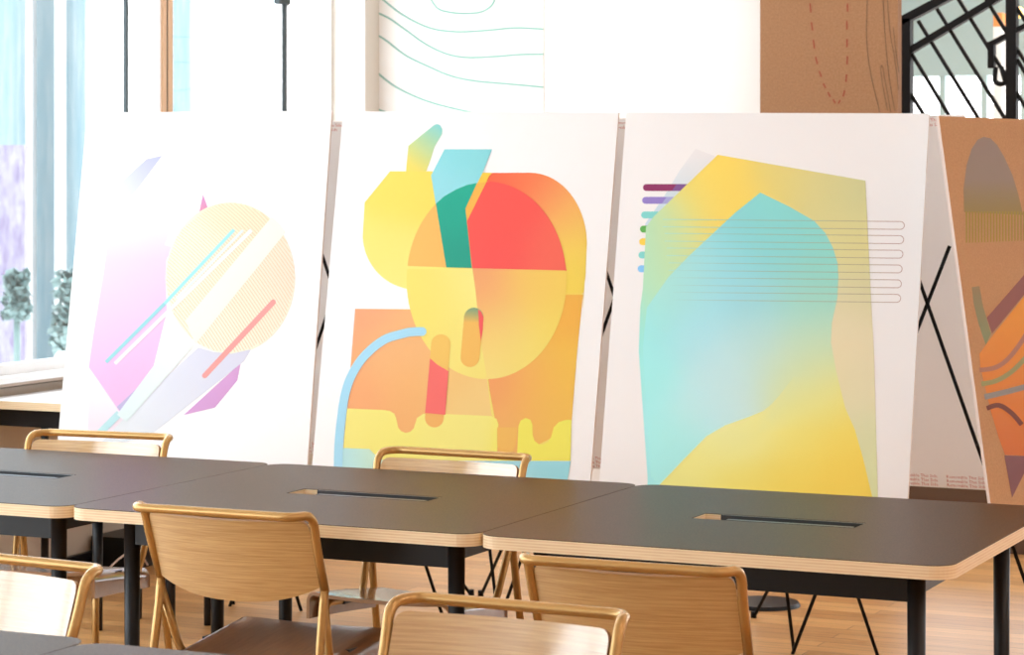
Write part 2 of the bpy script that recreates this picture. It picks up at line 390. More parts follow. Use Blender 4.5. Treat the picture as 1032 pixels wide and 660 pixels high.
# ------------------------------------------------------------------ tables
def rrect(x0, y0, x1, y1, r, n=8):
    out = []
    for cx, cy, a in ((x1-r, y1-r, 0), (x0+r, y1-r, 90), (x0+r, y0+r, 180), (x1-r, y0+r, 270)):
        for k in range(n+1):
            t = math.radians(a+90*k/n); out.append((cx+r*math.cos(t), cy+r*math.sin(t)))
    return out
TT, TH = .74, .032
def make_table(x0, x1, y0, y1, label, slot=True, ins=(.115, .138), group='desk tables set end to end'):
    cx, cy = (x0+x1)/2, (y0+y1)/2
    e = empty('work_table', (cx, cy, 0), label=label, cat='table')
    g = .0012
    bm = bmesh.new()
    outer = [bm.verts.new((x, y, TT)) for x, y in rrect(x0+g, y0, x1-g, y1, .058)]
    ed = [bm.edges.new((outer[i], outer[(i+1) % len(outer)])) for i in range(len(outer))]
    if slot:
        inner = [bm.verts.new((x, y, TT)) for x, y in ((cx-.21, cy-.05), (cx+.21, cy-.05), (cx+.21, cy+.05), (cx-.21, cy+.05))]
        ed += [bm.edges.new((inner[i], inner[(i+1) % 4])) for i in range(4)]
    bmesh.ops.triangle_fill(bm, use_beauty=True, edges=ed, normal=(0, 0, 1))
    for f in bm.faces:
        if f.normal.z < 0: f.normal_flip()
        f.material_index = 0
    reg = list(bm.faces)
    for q, dz in enumerate((.0016, TH-.0016)):
        r = bmesh.ops.extrude_face_region(bm, geom=reg, use_keep_orig=(q == 0))
        reg = [f for f in r['geom'] if isinstance(f, bmesh.types.BMFace)]
        for v in [v for v in r['geom'] if isinstance(v, bmesh.types.BMVert)]: v.co.z -= dz
    for f in bm.faces:
        if abs(f.normal.z) < .5 or all(v.co.z < TT-.01 for v in f.verts): f.material_index = 1
    bmesh.ops.recalc_face_normals(bm, faces=bm.faces)
    for f in bm.faces:
        zs = [v.co.z for v in f.verts]; f.material_index = 0 if min(zs) > TT-.003 else 1
    mb = MB(); mb.bm.free(); mb.bm = bm
    mb.build('tabletop', [M['laminate'], M['ply_edge']], e)
    if slot:
        s = MB()
        s.box((cx-.205, cy-.05, .66), (cx+.21, cy+.05, .664)); s.box((cx-.165, cy+.040, .664), (cx+.21, cy+.0499, .7392))
        s.box((cx-.21, cy-.05, .66), (cx+.21, cy-.046, .70)); s.box((cx+.204, cy-.05, .66), (cx+.21, cy+.05, .70))
        s.box((cx-.12, cy-.047, .7385), (cx+.205, cy-.028, .7405))
        s.build('cable_tray', M['slot'], e)
    # legs
    ix, iy = ins; zt = TT-TH
    for lx in (x0+ix, x1-ix):
        for ly in (y0+iy, y1-iy):
            t = MB().tube([(lx, ly, 0), (lx, ly, zt)], .018, 20, .0215); t.build('leg', M['black'], e)
    a = MB()
    for ly in (y0+iy, y1-iy): a.box((x0+ix, ly-.012, zt-.074), (x1-ix, ly+.012, zt))
    for lx, sgn in ((x0+ix, -1), (x1-ix, 1)): a.box((lx-.012+sgn*.008, y0+iy, zt-.05), (lx+.012+sgn*.008, y1-iy, zt))
    a.build('apron', M['black'], e)
    return e
XS = [-4.905, -3.743, -2.57, -1.414]
Y0, Y1 = 5.338, 6.410
make_table(XS[0], XS[1], Y0, Y1, 'brown-topped plywood table at the left end of the far row, pale with window light')
make_table(XS[1], XS[2], Y0, Y1, 'brown-topped plywood table in the middle of the far row, orange poster behind it')
make_table(XS[2], XS[3], Y0, Y1, 'brown-topped plywood table at the right end of the far row, before the blue poster')
make_table(-3.79, -2.63, 2.87, 3.845, 'dark table corner in the bottom left corner, in front of the nearest left chair', False)
make_table(-2.63, -1.47, 2.85, 3.822, 'sliver of dark tabletop along the bottom edge left of centre', False)

# narrow table by window
e = empty('side_table', (-5.55, 8.2, 0), label='narrow side table with plywood edge by the window behind the leftmost chair', cat='table')
yt = 7.74
MB().box((-5.82, yt, .708), (-5.27, yt+1.7, .738)).build('tabletop', M['ply_edge'], e)
MB().box((-5.82, yt, .738), (-5.27, yt+1.7, .740)).build('laminate', M['frame_white'], e)  # white colour stands for window glare on the laminate
MB().box((-5.78, yt+.04, .64), (-5.31, yt+.07, .708)).build('apron', M['black'], e)
for lx in (-5.56, -5.32):
    for ly in (yt+.06, yt+1.6): MB().tube([(lx, ly, 0), (lx, ly, .708)], .015, 12).build('leg', M['black'], e)
# low cable box under windows
props(MB().box((XW+.02, 8.5, 0), (XW+.25, 10.3, .12)).build('cable_box', M['black']), 'long black box on the floor under the window wall', 'box')
cb = MB().tube(smooth_path([(XW+.26, 8.55, .01), (XW+.262, 8.5, .06), (XW+.262, 8.42, .085), (XW+.262, 8.32, .06), (XW+.27, 8.2, .008)], .05), .004, 6)
props(cb.build('cable', M['board_edge']), 'pale thin cable curving in front of the long black box', 'cable')
# low stool
e = empty('low_stool', (-4.83, 7.42, 0), label='low black stool under the purple poster, only its legs show below the tables', cat='stool')
MB().box((-5.02, 7.26, .40), (-4.63, 7.60, .43)).build('seat', M['black'], e)
for lx, ly in ((-4.68, 7.30), (-4.98, 7.30), (-4.68, 7.55), (-4.98, 7.55)):
    MB().tube([(lx, ly, 0), (lx, ly, .40)], .017, 14, .019).build('leg', M['black'], e)
# round floor plate
c = at_z(770, 606.5, .012)
e = MB(); bmesh.ops.create_cone(e.bm, cap_ends=True, segments=48, radius1=.135, radius2=.128, depth=.014, matrix=Matrix.Translation((c.x, c.y, .007)))
props(e.build('base_plate', M['black']), 'round dark base plate lying on the wooden floor under the right table', 'base plate')

# ------------------------------------------------------------------ chairs  (local: rail at y=0, faces +y)
def make_chair():
    e = empty('dining_chair', (0, 0, 0))
    R = .0112
    W = .240
    def side(s):   # from rail corner down to junction
        return [(s*.150, .0, .780), (s*.224, .0, .780), (s*.241, .068, .779), (s*.238, .092, .70), (s*.235, .138, .585)]
    l = side(-1)[::-1]; r = side(1)
    path = smooth_path([l[0], l[1], l[2], l[3], l[4], r[0], r[1], r[2], r[3], r[4]], [.02, .035, .030, .05, .05, .030, .035, .02], 7)
    MB().tube(path, R, 14).build('frame', M['tube'], e)
    for s in (-1, 1):
        # rear leg
        p = smooth_path([(s*.235, .137, .588), (s*.234, .128, .53), (s*.246, .03, .0)], .05)
        MB().tube(p, R, 14).build('leg', M['tube'], e)
        # front leg with seat bearer
        p = smooth_path([(s*.235, .132, .575), (s*.214, .205, .375), (s*.205, .44, .392), (s*.222, .475, .0)], [.05, .05], 7)
        MB().tube(p, R*.95, 14).build('leg', M['tube'], e)
        MB().tube([(s*.246, .03, 0), (s*.246, .03, .012)], .0135, 12).build('foot_cap', M['black'], e)
        MB().tube([(s*.222, .475, 0), (s*.222, .475, .012)], .0135, 12).build('foot_cap', M['black'], e)
    # backrest: curved panel, lower edge dips in the middle
    hw = .226
    def fb(u, v):
        x = -hw+2*hw*u; k = 1-(x/hw)**2
        top = .764 - .004*k; bot = .596 - .044*(1-abs(x/hw)**2.6)
        # rounded corners
        cr = .022; dx = hw-abs(x)
        if dx < cr: top -= cr-math.sqrt(max(cr*cr-(cr-dx)**2, 0))
        z = bot+(top-bot)*v
        y = .070+(.768-z)*.36 - .044*k
        return Vector((x, y, z))
    mb = MB()
    us = [0, .006, .015, .03, .05]+[.05+.9*i/24 for i in range(1, 24)]+[.95, .97, .985, .994, 1]
    nv = 8; vs = [[mb.bm.verts.new(fb(u, j/nv)) for j in range(nv+1)] for u in us]
    for i in range(len(us)-1):
        for j in range(nv):
            f = mb.bm.faces.new((vs[i][j], vs[i+1][j], vs[i+1][j+1], vs[i][j+1])); f.smooth = True
    o = mb.build('backrest', [M['oak'], M['oak_edge']], e); solidify(o, .010, 0, 1)
    # seat : bent ply, sides folded down, front open
    prof = []
    sw = .225; rr = .026; z0 = .428
    prof.append((-sw, z0-.072)); prof.append((-sw, z0-rr))
    for k in range(1, 6): a = math.radians(180-90*k/6); prof.append((-sw+rr+rr*math.cos(a), z0-rr+rr*math.sin(a)))
    for k in range(0, 11): x = (-sw+rr)+(2*(sw-rr))*k/10; prof.append((x, z0-.006*(1-(x/(sw-rr))**2)))
    for k in range(1, 6): a = math.radians(90-90*k/6); prof.append((sw-rr+rr*math.cos(a), z0-rr+rr*math.sin(a)))
    prof.append((sw, z0-rr)); prof.append((sw, z0-.072))
    mb = MB(); rows = []
    for j in range(15):
        t = j/14; y = .135+.375*t
        row = []
        for x, z in prof:
            yy = y
            if j == 14 and abs(x) > .15: yy -= (abs(x)-.15)*.25
            zz = z-.040*(1-t)**1.2+(.018*(1-t) if z < z0-.05 else 0)
            row.append(mb.bm.verts.new((x*(1-.04*(1-t)), yy, zz)))
        rows.append(row)
    for a, b in zip(rows, rows[1:]):
        for k in range(len(prof)-1):
            f = mb.bm.faces.new((a[k], a[k+1], b[k+1], b[k])); f.smooth = True
    o = mb.build('seat', [M['seat'], M['seat_edge']], e); solidify(o, .010, 0, 1)
    for s in (-1, 1):
        MB().box((s*.205-.010, .30, .375), (s*.205+.010, .34, .412)).build('seat_bracket', M['black'], e)
    return e
proto = make_chair()
chairs = [ # x, y (rail centre), rz, label
    (-3.189, 5.16, 0, 'oak chair seen from behind, pushed to the middle far-row table, left of centre'),
    (-1.977, 4.812, math.radians(1.5), 'oak chair seen from behind with its wide back below the right table'),
    (-1.972, 4.289, math.radians(180-1.5), 'nearest oak chair at the bottom centre, facing the camera'),
    (-3.16, 4.345, math.radians(180-6), 'oak chair cut by the left edge at the bottom left, facing the camera'),
    (-3.198, 6.555, math.radians(178), 'oak chair across the middle table, its rail before the orange poster'),
    (-4.437, 6.560, math.radians(180+5), 'oak chair across the left table, its rail before the purple poster'),
]
for i, (x, y, rz, lab) in enumerate(chairs):
    o = proto if i == 0 else copy_tree(proto)
    o.location = (x, y, 0); o.rotation_euler = (0, 0, rz)
    props(o, lab, 'chair', 'oak chairs around the tables')

# ------------------------------------------------------------------ posters
LEAN = .18
ZB = .47
def clip_poly_grid(poly, cell):
    bm = bmesh.new(); vs = [bm.verts.new((x, y, 0)) for x, y in poly]
    
    for t in tessellate_polygon([[Vector((x, y, 0)) for x, y in poly]]):
        try: bm.faces.new([vs[i] for i in t])
        except ValueError: pass
    if cell:
        xs = [p[0] for p in poly]; ys = [p[1] for p in poly]
        x = min(xs)+cell
        while x < max(xs)-.01:
            bmesh.ops.bisect_plane(bm, geom=list(bm.verts)+list(bm.edges)+list(bm.faces), dist=1e-5, plane_co=(x, 0, 0), plane_no=(1, 0, 0)); x += cell
        y = min(ys)+cell
        while y < max(ys)-.01:
            bmesh.ops.bisect_plane(bm, geom=list(bm.verts)+list(bm.edges)+list(bm.faces), dist=1e-5, plane_co=(0, y, 0), plane_no=(0, 1, 0)); y += cell
    return bm
class Board:
    def __init__(s, TL, TR, BL, BR, p, n, mat_face, label, paper, cell=7, zb=ZB, group=None):
        s.p = p; s.n = n.normalized(); s.paper = paper; s.lay = 0; s.cell = cell
        s.items = []
        def ext(a, b):
            A = on_plane(*a, p, s.n); B = on_plane(*b, p, s.n); t = (zb-A.z)/(B.z-A.z); return A, A+(B-A)*t
        tl, bl = ext(TL, BL)
        if TR: tr, br = ext(TR, BR)
        else: tr, br = BR(tl, bl)
        s.c = [tl, tr, br, bl]
        s.root = empty('poster_board', (bl+br)/2, label=label, cat='poster')
        th = .010; off = -s.n*th
        mb = MB(); f = [mb.bm.verts.new(q) for q in s.c]; b = [mb.bm.verts.new(q+off) for q in s.c]
        mb.bm.faces.new(f[::-1]).material_index = 0; mb.bm.faces.new(b).material_index = 1
        for i in range(4): mb.bm.faces.new((f[i], f[(i+1) % 4], b[(i+1) % 4], b[i])).material_index = 2
        o = mb.build('board', [mat_face, M['board_white'], M['board_edge']], s.root)
    def add(s, poly, col, layer=None, cell=None):
        """poly in photo pixels; col = colour tuple, or function (x,y)->colour (sRGB 0-255 as seen)"""
        s.lay = s.lay+1 if layer is None else layer
        fn = col if callable(col) else None
        bm = clip_poly_grid(poly, (cell or s.cell) if fn else 0)
        s.items.append((bm, fn, col, s.lay))
    def finish(s, name='artwork'):
        me = bpy.data.meshes.new(name); V = []; Fc = []; K = []
        pap = [max(lin(c), .02) for c in s.paper]
        for bm, fn, col, lay in s.items:
            base = len(V); o = s.n*(.00018*lay+.0002)
            for i, v in enumerate(bm.verts):
                v.index = i
                w = on_plane(v.co.x, v.co.y, s.p, s.n); V.append(w+o)
                c = fn(v.co.x, v.co.y) if fn else col
                K.append(tuple(min(.92, .85*lin(min(255, max(0, a)))/b) for a, b in zip(c, pap)))
            for f in bm.faces:
                idx = [v.index+base for v in f.verts]
                a, b, c_ = (V[idx[0]], V[idx[1]], V[idx[2]])
                if (b-a).cross(c_-a).dot(s.n) < 0: idx.reverse()
                Fc.append(idx)
            bm.free()
        inv = s.root.matrix_basis.inverted()
        me.from_pydata([inv @ v for v in V], [], Fc)
        ca = me.color_attributes.new('ink', 'FLOAT_COLOR', 'POINT')
        for i, k in enumerate(K): ca.data[i].color = (*k, 1)
        me.materials.append(M['art'])
        o = bpy.data.objects.new(name, me); C.objects.link(o); o.parent = s.root
def idw(cps, sg=22):
    def f(x, y):
        W = 0; c = [0, 0, 0]
        for a, b, k in cps:
            d = (x-a)**2+(y-b)**2; w = math.exp(-d/(2*sg*sg))+2.0/(d+400)**1.5*20; W += w
            for i in range(3): c[i] += w*k[i]
        return [q/W for q in c]
    return f
def lg(p0, c0, p1, c1, mid=None):
    dx, dy = p1[0]-p0[0], p1[1]-p0[1]; l2 = dx*dx+dy*dy
    def f(x, y):
        t = min(1, max(0, ((x-p0[0])*dx+(y-p0[1])*dy)/l2))
        if mid:
            if t < .5: return [a+(b-a)*t*2 for a, b in zip(c0, mid)]
            return [a+(b-a)*(t-.5)*2 for a, b in zip(mid, c1)]
        return [a+(b-a)*t for a, b in zip(c0, c1)]
    return f
def arc(cx, cy, rx, ry, a0, a1, n=28):
    return [(cx+rx*math.cos(math.radians(a0+(a1-a0)*k/n)), cy+ry*math.sin(math.radians(a0+(a1-a0)*k/n))) for k in range(n+1)]
def pill(p, q, r0, r1=None, n=10):
    r1 = r1 or r0; a = math.degrees(math.atan2(q[1]-p[1], q[0]-p[0]))
    return arc(q[0], q[1], r1, r1, a-90, a+90, n)+arc(p[0], p[1], r0, r0, a+90, a+270, n)
def stroke(pts, w, smooth=True):
    if smooth: pts = catmull(pts, 5)
    st = strip2d(pts, w); return [a for a, b in st]+[b for a, b in st][::-1]
def Z(ox, oy, s, pts): return [(ox+x/s, oy+y/s) for x, y in pts]

nrow = Vector((0, -1, LEAN)).normalized()      # leaning back, normal tilts up
YP = 7.75; prow = Vector((0, YP, 1.78))
# ---- poster 1 (purple)
P = Board((88, 113.5), (334.3, 111.7), (61, 413), (311, 450), prow, nrow, M['board_white'],
          'white poster with pink and lilac shards and a cream striped disc, first from the window', (268, 266, 264))
P.add([(123.8, 182), (147.6, 160.3), (163.8, 156.7), (139, 190), (114.9, 217.3)], lg((160, 158), (190, 192, 232), (118, 212), (236, 240, 250)), 1)
mg = lg((0, 190), (255, 253, 255), (0, 262), (249, 212, 245), None)
def mgf(x, y):
    c = mg(x, y)
    if y > 262: t = min(1, (y-262)/120); c = [a+(b-a)*t for a, b in zip((249, 212, 245), (246, 196, 240))]
    return c
P.add([(110.7, 229.4), (134, 203), (150, 186), (188.8, 184.5), (166.3, 246.9), (174.3, 248.8), (167.8, 262), (166.8, 280), (168.4, 313.5), (157, 360), (146.7, 402.3), (126.6, 423.7), (105, 392), (89.3, 370), (95, 330), (103.5, 280)], mgf, 1)
P.add([(197.3, 184.6), (203, 195), (190.5, 225.8), (174.3, 248.8), (183, 222)], (252, 238, 252), 0)
P.add([(204.6, 195.5), (209.4, 208.8), (204, 220), (197.8, 227.7)], lg((205, 196), (222, 150, 210), (199, 227), (238, 150, 155)), 1)
P.add([(90, 390), (110, 386), (124, 412), (126, 440), (88, 440)], lg((0, 390), (255, 250, 254), (0, 430), (253, 240, 252)), 0)
cx, cy, rx, ry = 232.3, 280.3, 65.3, 76.3
P.add(arc(cx, cy, rx, ry, 0, 360, 72)[:-1], idw([(250, 215, (255, 240, 206)), (280, 265, (255, 238, 216)), (275, 320, (255, 247, 222)), (190, 270, (255, 252, 226)), (230, 350, (255, 253, 230)), (235, 280, (255, 244, 218))]), 2)
# fine orange lines across the disc
def chord(off, ang, bend):
    dx, dy = math.cos(ang), math.sin(ang); nx, ny = -dy, dx; pts = []
    for k in range(-40, 41):
        t = k/40*80; x = cx+nx*off+dx*t; y = cy+ny*off+dy*t+bend*(t/80)**2
        if ((x-cx)/rx)**2+((y-cy)/ry)**2 < .985: pts.append((x, y))
    return pts
for i in range(-24, 25):
    pts = chord(i*2.9, math.radians(52), 14)
    pts = [p for p in pts if p[0]+p[1]*.85 > 380+40*math.sin(p[1]*.02)]
    if len(pts) > 4: P.add(stroke(pts[::3]+[pts[-1]], .8, False), (252, 214, 176), 3)
P.add([(274, 218.5), (282, 226), (288, 234), (197, 347), (187, 323)], (255, 252, 238), 4)
P.add([(200, 350), (215, 354.5), (233, 356.5), (253, 352), (246, 364), (150, 440), (96, 452), (150, 396)], lg((230, 355), (226, 226, 245), (120, 440), (240, 246, 252)), 3)
P.add([(180, 335), (196, 348), (128, 425), (118, 418)], lg((190, 340), (246, 250, 246), (120, 425), (232, 250, 252)), 8)
P.add([(242.7, 365.7), (239.3, 383.3), (216.7, 410.7), (185, 418.3)], (222, 166, 222), 2)
P.add(stroke([(236, 231.5), (166, 306)], 3.4, False), (168, 238, 246), 5); P.add(stroke([(166, 306), (107, 365)], 3.6, False), (158, 222, 230), 5)
P.add(stroke([(245, 232), (178, 301)], 2.6, False), (236, 246, 248), 5)
P.add(stroke([(253.5, 232), (116, 366.5)], 3.6, False), (255, 255, 255), 6)
P.add(pill((275.5, 304.5), (206.5, 378.5), 2.7), (249, 168, 163), 5)
P.add([(147, 383), (147, 392), (124, 418), (118, 410)], (200, 192, 232), 5); P.add([(118, 414), (123, 419), (106, 436), (98, 434)], (196, 238, 244), 5)
P.finish()
# ---- poster 2 (orange)
z4 = lambda pts: Z(310, 100, 3.127, pts); z5 = lambda pts: Z(310, 290, 3.127, pts)
P = Board((346.1, 112.2), (623.4, 113.4), (314.5, 468), (595, 483), prow, nrow, M['board_white'],
          'white poster with yellow, orange and red rounded shapes, between the lilac and blue posters', (257, 251, 246))
ybody = z4([(260, 227), (395, 227), (440, 227), (580, 232)])+arc(534, 246, 57.6, 72, -90, 0, 18)+z4([(868, 660)])+z5([(868, 0), (850, 200), (830, 420), (826, 545), (118, 545), (113, 505), (125, 380), (150, 66)])+arc(419, 301.8, 8.9, 9.9, 90, -90, 12)+z4([(310, 597)])+arc(418.5, 236, 53, 55.5, 104, 178, 14)+z4([(180, 325)])
P.add(ybody, idw([(400, 185, (252, 224, 96)), (385, 260, (252, 230, 118)), (440, 300, (253, 236, 116)), (580, 210, (251, 210, 92)), (585, 260, (250, 215, 88)), (400, 290, (253, 238, 135))]), 1)
P.add(z4([(582, 232)])+arc(534, 246, 57.5, 71.9, -90, 0, 18)+z4([(876, 560), (868, 610), (812, 610), (700, 500), (520, 300)]),
      idw([(500, 177, (253, 100, 68)), (530, 180, (253, 122, 74)), (560, 200, (252, 158, 92)), (580, 225, (251, 200, 96)), (588, 260, (250, 214, 84)), (580, 290, (250, 215, 80))]), 2)
# lower orange blocks
P.add(z5([(150, 66), (350, 69), (430, 80), (490, 300), (580, 400), (604, 440), (470, 440), (370, 475), (280, 475), (270, 400), (125, 382)]), idw([(362, 320, (249, 168, 120)), (352, 400, (250, 172, 112)), (400, 350, (250, 186, 120)), (420, 400, (250, 182, 110)), (470, 395, (250, 208, 128)), (480, 420, (250, 205, 122))]), 2)
P.add(z5([(440, 200), (565, 280), (580, 400), (585, 425), (430, 410)]), idw([(455, 370, (250, 196, 118)), (480, 400, (251, 212, 132))]), 3)
P.add(z5([(500, 60), (812, 22), (868, 22), (850, 200), (832, 425), (830, 440), (660, 530), (600, 530), (590, 410), (575, 330), (530, 10)]), idw([(500, 385, (248, 160, 98)), (510, 430, (249, 182, 100)), (540, 390, (250, 186, 84)), (580, 310, (250, 182, 68)), (580, 380, (250, 198, 72)), (560, 420, (250, 196, 84))]), 4)
# full disc
ec = (490.5, 282.5, 80.6, 99.6)
half = math.degrees(math.asin((271-282.5)/99.6))
P.add(arc(*ec, half, 180-half, 48), idw([(440, 300, (252, 228, 112)), (470, 360, (252, 232, 124)), (420, 300, (252, 230, 110)), (470, 290, (253, 240, 140)), (485, 375, (252, 228, 120))]), 5)
P.add([(476.3, 270.3), (571.6, 272.7)]+arc(*ec, -3, 92, 40)[1:]+z5([(565, 280), (548, 180), (530, 10)]), idw([(482, 285, (248, 168, 108)), (500, 330, (250, 196, 112)), (495, 375, (252, 226, 132)), (540, 285, (251, 200, 100)), (560, 330, (252, 222, 96)), (530, 360, (252, 232, 110)), (510, 350, (251, 218, 120)), (565, 285, (252, 214, 88))]), 6)
P.add([(411, 267.9)]+arc(*ec, 180-half+2, 360+half, 60)[1:-1]+[(571.6, 272.7), (476.3, 270.3)], (250, 190, 96), 6)
dome = arc(490.5, 282.5, 80.6, 99.6, 272, 353.5, 40)
P.add([(470.9, 223), (490, 183.5)]+dome+[(571.6, 272.7), (476.3, 270.3)], idw([(500, 220, (253, 86, 76)), (560, 265, (253, 104, 82)), (500, 265, (253, 84, 78))]), 7)
P.add(z4([(552, 232), (578, 232), (503, 385), (498, 345)]), (251, 204, 66), 8)
P.add(z4([(536, 265), (562, 261), (503, 385), (498, 345)]), (250, 184, 74), 9)
P.add(z4([(432, 158), (582, 158), (552, 232), (535, 265), (470, 290), (405, 332), (390, 240)]), idw([(470, 155, (142, 222, 226)), (450, 200, (156, 224, 232))]), 10)
P.add(z4([(405, 330), (430, 307), (470, 284), (505, 270), (535, 264), (498, 345), (518, 532), (438, 530)]), idw([(470, 190, (14, 176, 146)), (460, 260, (16, 160, 134)), (450, 215, (14, 170, 142))]), 11)
P.add(z4([(318, 147), (398, 82), (408, 78), (418, 82), (425, 95), (424, 110), (400, 150), (388, 190), (374, 228), (310, 228)]), lg((445, 128), (142, 218, 214), (415, 170), (251, 222, 100)), 3)
# drips
P.add(z5([(125, 380), (240, 385), (260, 388), (274, 397), (280, 412), (286, 440), (296, 452), (310, 457), (325, 453), (335, 443), (345, 410), (365, 397), (400, 396), (580, 404), (596, 413), (602, 430), (598, 515), (602, 538), (660, 540), (665, 435), (672, 418), (688, 410), (703, 416), (709, 432), (710, 465), (716, 482), (728, 492), (742, 494), (758, 486), (768, 470), (776, 440), (792, 423), (815, 416), (832, 416), (829, 545), (440, 545), (210, 525), (195, 512), (113, 505)]), idw([(360, 430, (252, 236, 128)), (440, 430, (252, 238, 132)), (560, 450, (252, 240, 96)), (400, 450, (252, 240, 124))]), 7)
P.add(z5([(598, 440), (662, 440), (656, 495), (648, 515), (630, 520), (608, 514), (598, 495)]), (250, 192, 92), 8)
P.add(z5([(113, 505), (195, 508), (212, 525), (260, 560), (600, 545), (830, 547), (818, 615), (80, 640), (100, 520)]), idw([(345, 470, (180, 230, 242)), (380, 465, (215, 240, 205)), (500, 480, (175, 226, 232)), (565, 475, (160, 224, 232))]), 8)
# pills
P.add(pill((444.5, 346.5), (438, 421.3), 9.7, 9.4), idw([(444, 340, (250, 200, 96)), (438, 430, (250, 184, 98))]), 9)
P.add([(433.6, 361), (441, 367.5), (452.2, 374), (449, 418), (428.6, 416.3)], (252, 112, 104), 10)
P.add(pill((477.8, 320), (473.8, 360.5), 9.9, 9.4), lg((478, 308), (106, 158, 132), (477, 325), (249, 190, 90)), 9, 3)
P.add(z5([(538, 68), (548, 76), (555, 92), (553, 130), (547, 170), (541, 120)]), (252, 92, 90), 10)
P.add(stroke(z5([(362, 138), (330, 139), (300, 145), (240, 165), (180, 215), (140, 275), (118, 340), (105, 430), (99, 500), (97, 570)]), 8.8), (172, 224, 246), 11)
P.add(arc(310+362/3.127, 290+138/3.127, 4.3, 4.4, 0, 360, 16)[:-1], (172, 224, 246), 12)
P.finish()
# ---- poster 3 (blue yellow)
z6 = lambda pts: Z(620, 100, 3.144, pts); z7 = lambda pts: Z(620, 290, 3.144, pts)
P = Board((631.1, 113.4), (936.5, 114.3), (604.2, 483), (915.2, 500), prow, nrow, M['board_white'],
          'pale poster with a large blue and yellow gradient shape and thin looping lines', (243, 231, 226), 8)
P.add([(701, 150), (722, 158), (652, 230), (650, 226), (668, 200), (685, 172)], lg((0, 155), (238, 226, 224), (0, 215), (202, 214, 222)), 1)
pc = [(145, 45, 95), (150, 125, 195), (132, 208, 200), (95, 170, 80), (252, 205, 75), (132, 208, 200), (132, 190, 236)]
py = [189, 201.9, 216.6, 230.9, 243.6, 257, 270.8]; plx = [648, 647.2, 646.2, 645, 644.2, 643.5, 642.7]; pr = [696, 688, 674, 668, 665, 665, 665]
for y, x, c, r in zip(py, plx, pc, pr): P.add(pill((x+3.5, y), (r, y), 3.5), c, 2)
P.add([(682, 185.5), (694, 185.5), (694, 192.5), (677, 192.5)], (128, 82, 142), 3)
P.add([(672, 198.4), (684, 198.4), (680, 205.4), (667, 205.4)], (168, 164, 208), 3)
P.add([(664, 213.1), (674, 213.1), (670, 220.1), (658, 220.1)], (168, 216, 214), 3)
out3 = z6([(325, 176), (793, 258), (812, 660)])+z7([(820, 200), (833, 680), (103, 660), (103, 600), (75, 200), (80, 60)])+z6([(88, 600), (98, 405), (122, 372)])
g3 = idw([(723, 162, (253, 212, 92)), (738, 195, (253, 210, 92)), (725, 215, (252, 212, 96)), (700, 200, (240, 214, 112)), (780, 180, (232, 208, 124)), (830, 190, (222, 205, 138)), (868, 190, (210, 202, 148)),
          (860, 240, (226, 210, 146)), (868, 300, (220, 208, 160)), (672, 228, (196, 220, 172)), (655, 240, (172, 220, 196)), (652, 270, (160, 222, 210)), (690, 240, (232, 218, 130)), (668, 262, (210, 222, 155)), (664, 290, (200, 224, 170)),
          (650, 320, (158, 228, 220)), (650, 380, (166, 234, 228)), (660, 440, (172, 236, 236)), (660, 480, (170, 234, 236)), (690, 440, (180, 235, 236)),
          (700, 400, (196, 232, 232)), (860, 330, (236, 215, 178)), (850, 350, (238, 216, 176)), (865, 390, (232, 216, 178)), (878, 440, (224, 220, 172)), (880, 490, (224, 222, 168)), (845, 380, (236, 218, 170))])
P.add(out3, g3, 4)
drop = [(766.3, 194.1), (795, 208), (820.4, 222.5), (832, 235), (839.5, 249.5), (844.2, 265), (845, 280), (844, 300), (838.5, 325), (837.5, 345), (843, 375), (852, 411), (820, 418), (769.5, 414), (731.3, 428.4), (712.2, 439.5), (690, 462), (664.5, 488.8), (656, 480), (652, 420), (648, 350), (652, 310), (674, 279), (693.2, 259), (740.9, 214.5)]
gd = idw([(767, 205, (140, 214, 208)), (800, 225, (142, 214, 206)), (830, 260, (146, 214, 202)), (838, 290, (158, 216, 198)), (780, 250, (140, 212, 212)), (740, 235, (142, 212, 214)), (720, 265, (158, 218, 226)), (700, 290, (166, 222, 232)), (675, 290, (178, 226, 206)), (690, 268, (172, 222, 214)),
          (760, 300, (160, 216, 224)), (800, 300, (160, 216, 206)), (825, 320, (178, 218, 196)), (655, 320, (162, 230, 226)), (652, 380, (168, 236, 232)), (660, 450, (172, 238, 238)), (700, 330, (176, 226, 234)), (730, 370, (198, 230, 232)),
          (710, 410, (196, 234, 236)), (750, 400, (206, 230, 226)), (780, 370, (204, 228, 214)), (770, 340, (188, 224, 222)), (810, 350, (204, 226, 192)), (820, 375, (222, 226, 172)), (800, 390, (224, 228, 168)), (838, 395, (234, 224, 150)), (835, 350, (206, 222, 184)), (830, 405, (240, 226, 138)), (805, 398, (228, 228, 160)), (848, 400, (242, 224, 132)), (690, 455, (178, 238, 238))])
P.add(drop, gd, 5)
gd0 = gd
gy = idw([(820, 400, (238, 228, 140)), (770, 430, (240, 232, 152)), (730, 440, (240, 234, 160)), (700, 470, (244, 232, 140)), (675, 490, (240, 230, 140)), (740, 490, (248, 226, 112)), (800, 480, (252, 220, 96)), (850, 480, (252, 214, 88)), (845, 430, (250, 220, 102)), (800, 440, (248, 226, 118)), (868, 490, (251, 214, 92))])
P.add([(664.5, 488.8), (690, 462), (712.2, 439.5), (731.3, 428.4), (752, 421), (769.5, 414), (778, 407), (786, 398), (800, 380), (825, 380), (843, 375), (852, 411), (861.7, 433), (870, 462), (879, 500), (882, 510), (650, 510), (650, 503)],
      lambda x, y: (lambda w, A, B: [a*(1-w)+b*w for a, b in zip(A, B)])(min(1, max(0, (806-x)/40, (y-378)/58)), gd0(x, y), gy(x, y)), 6)
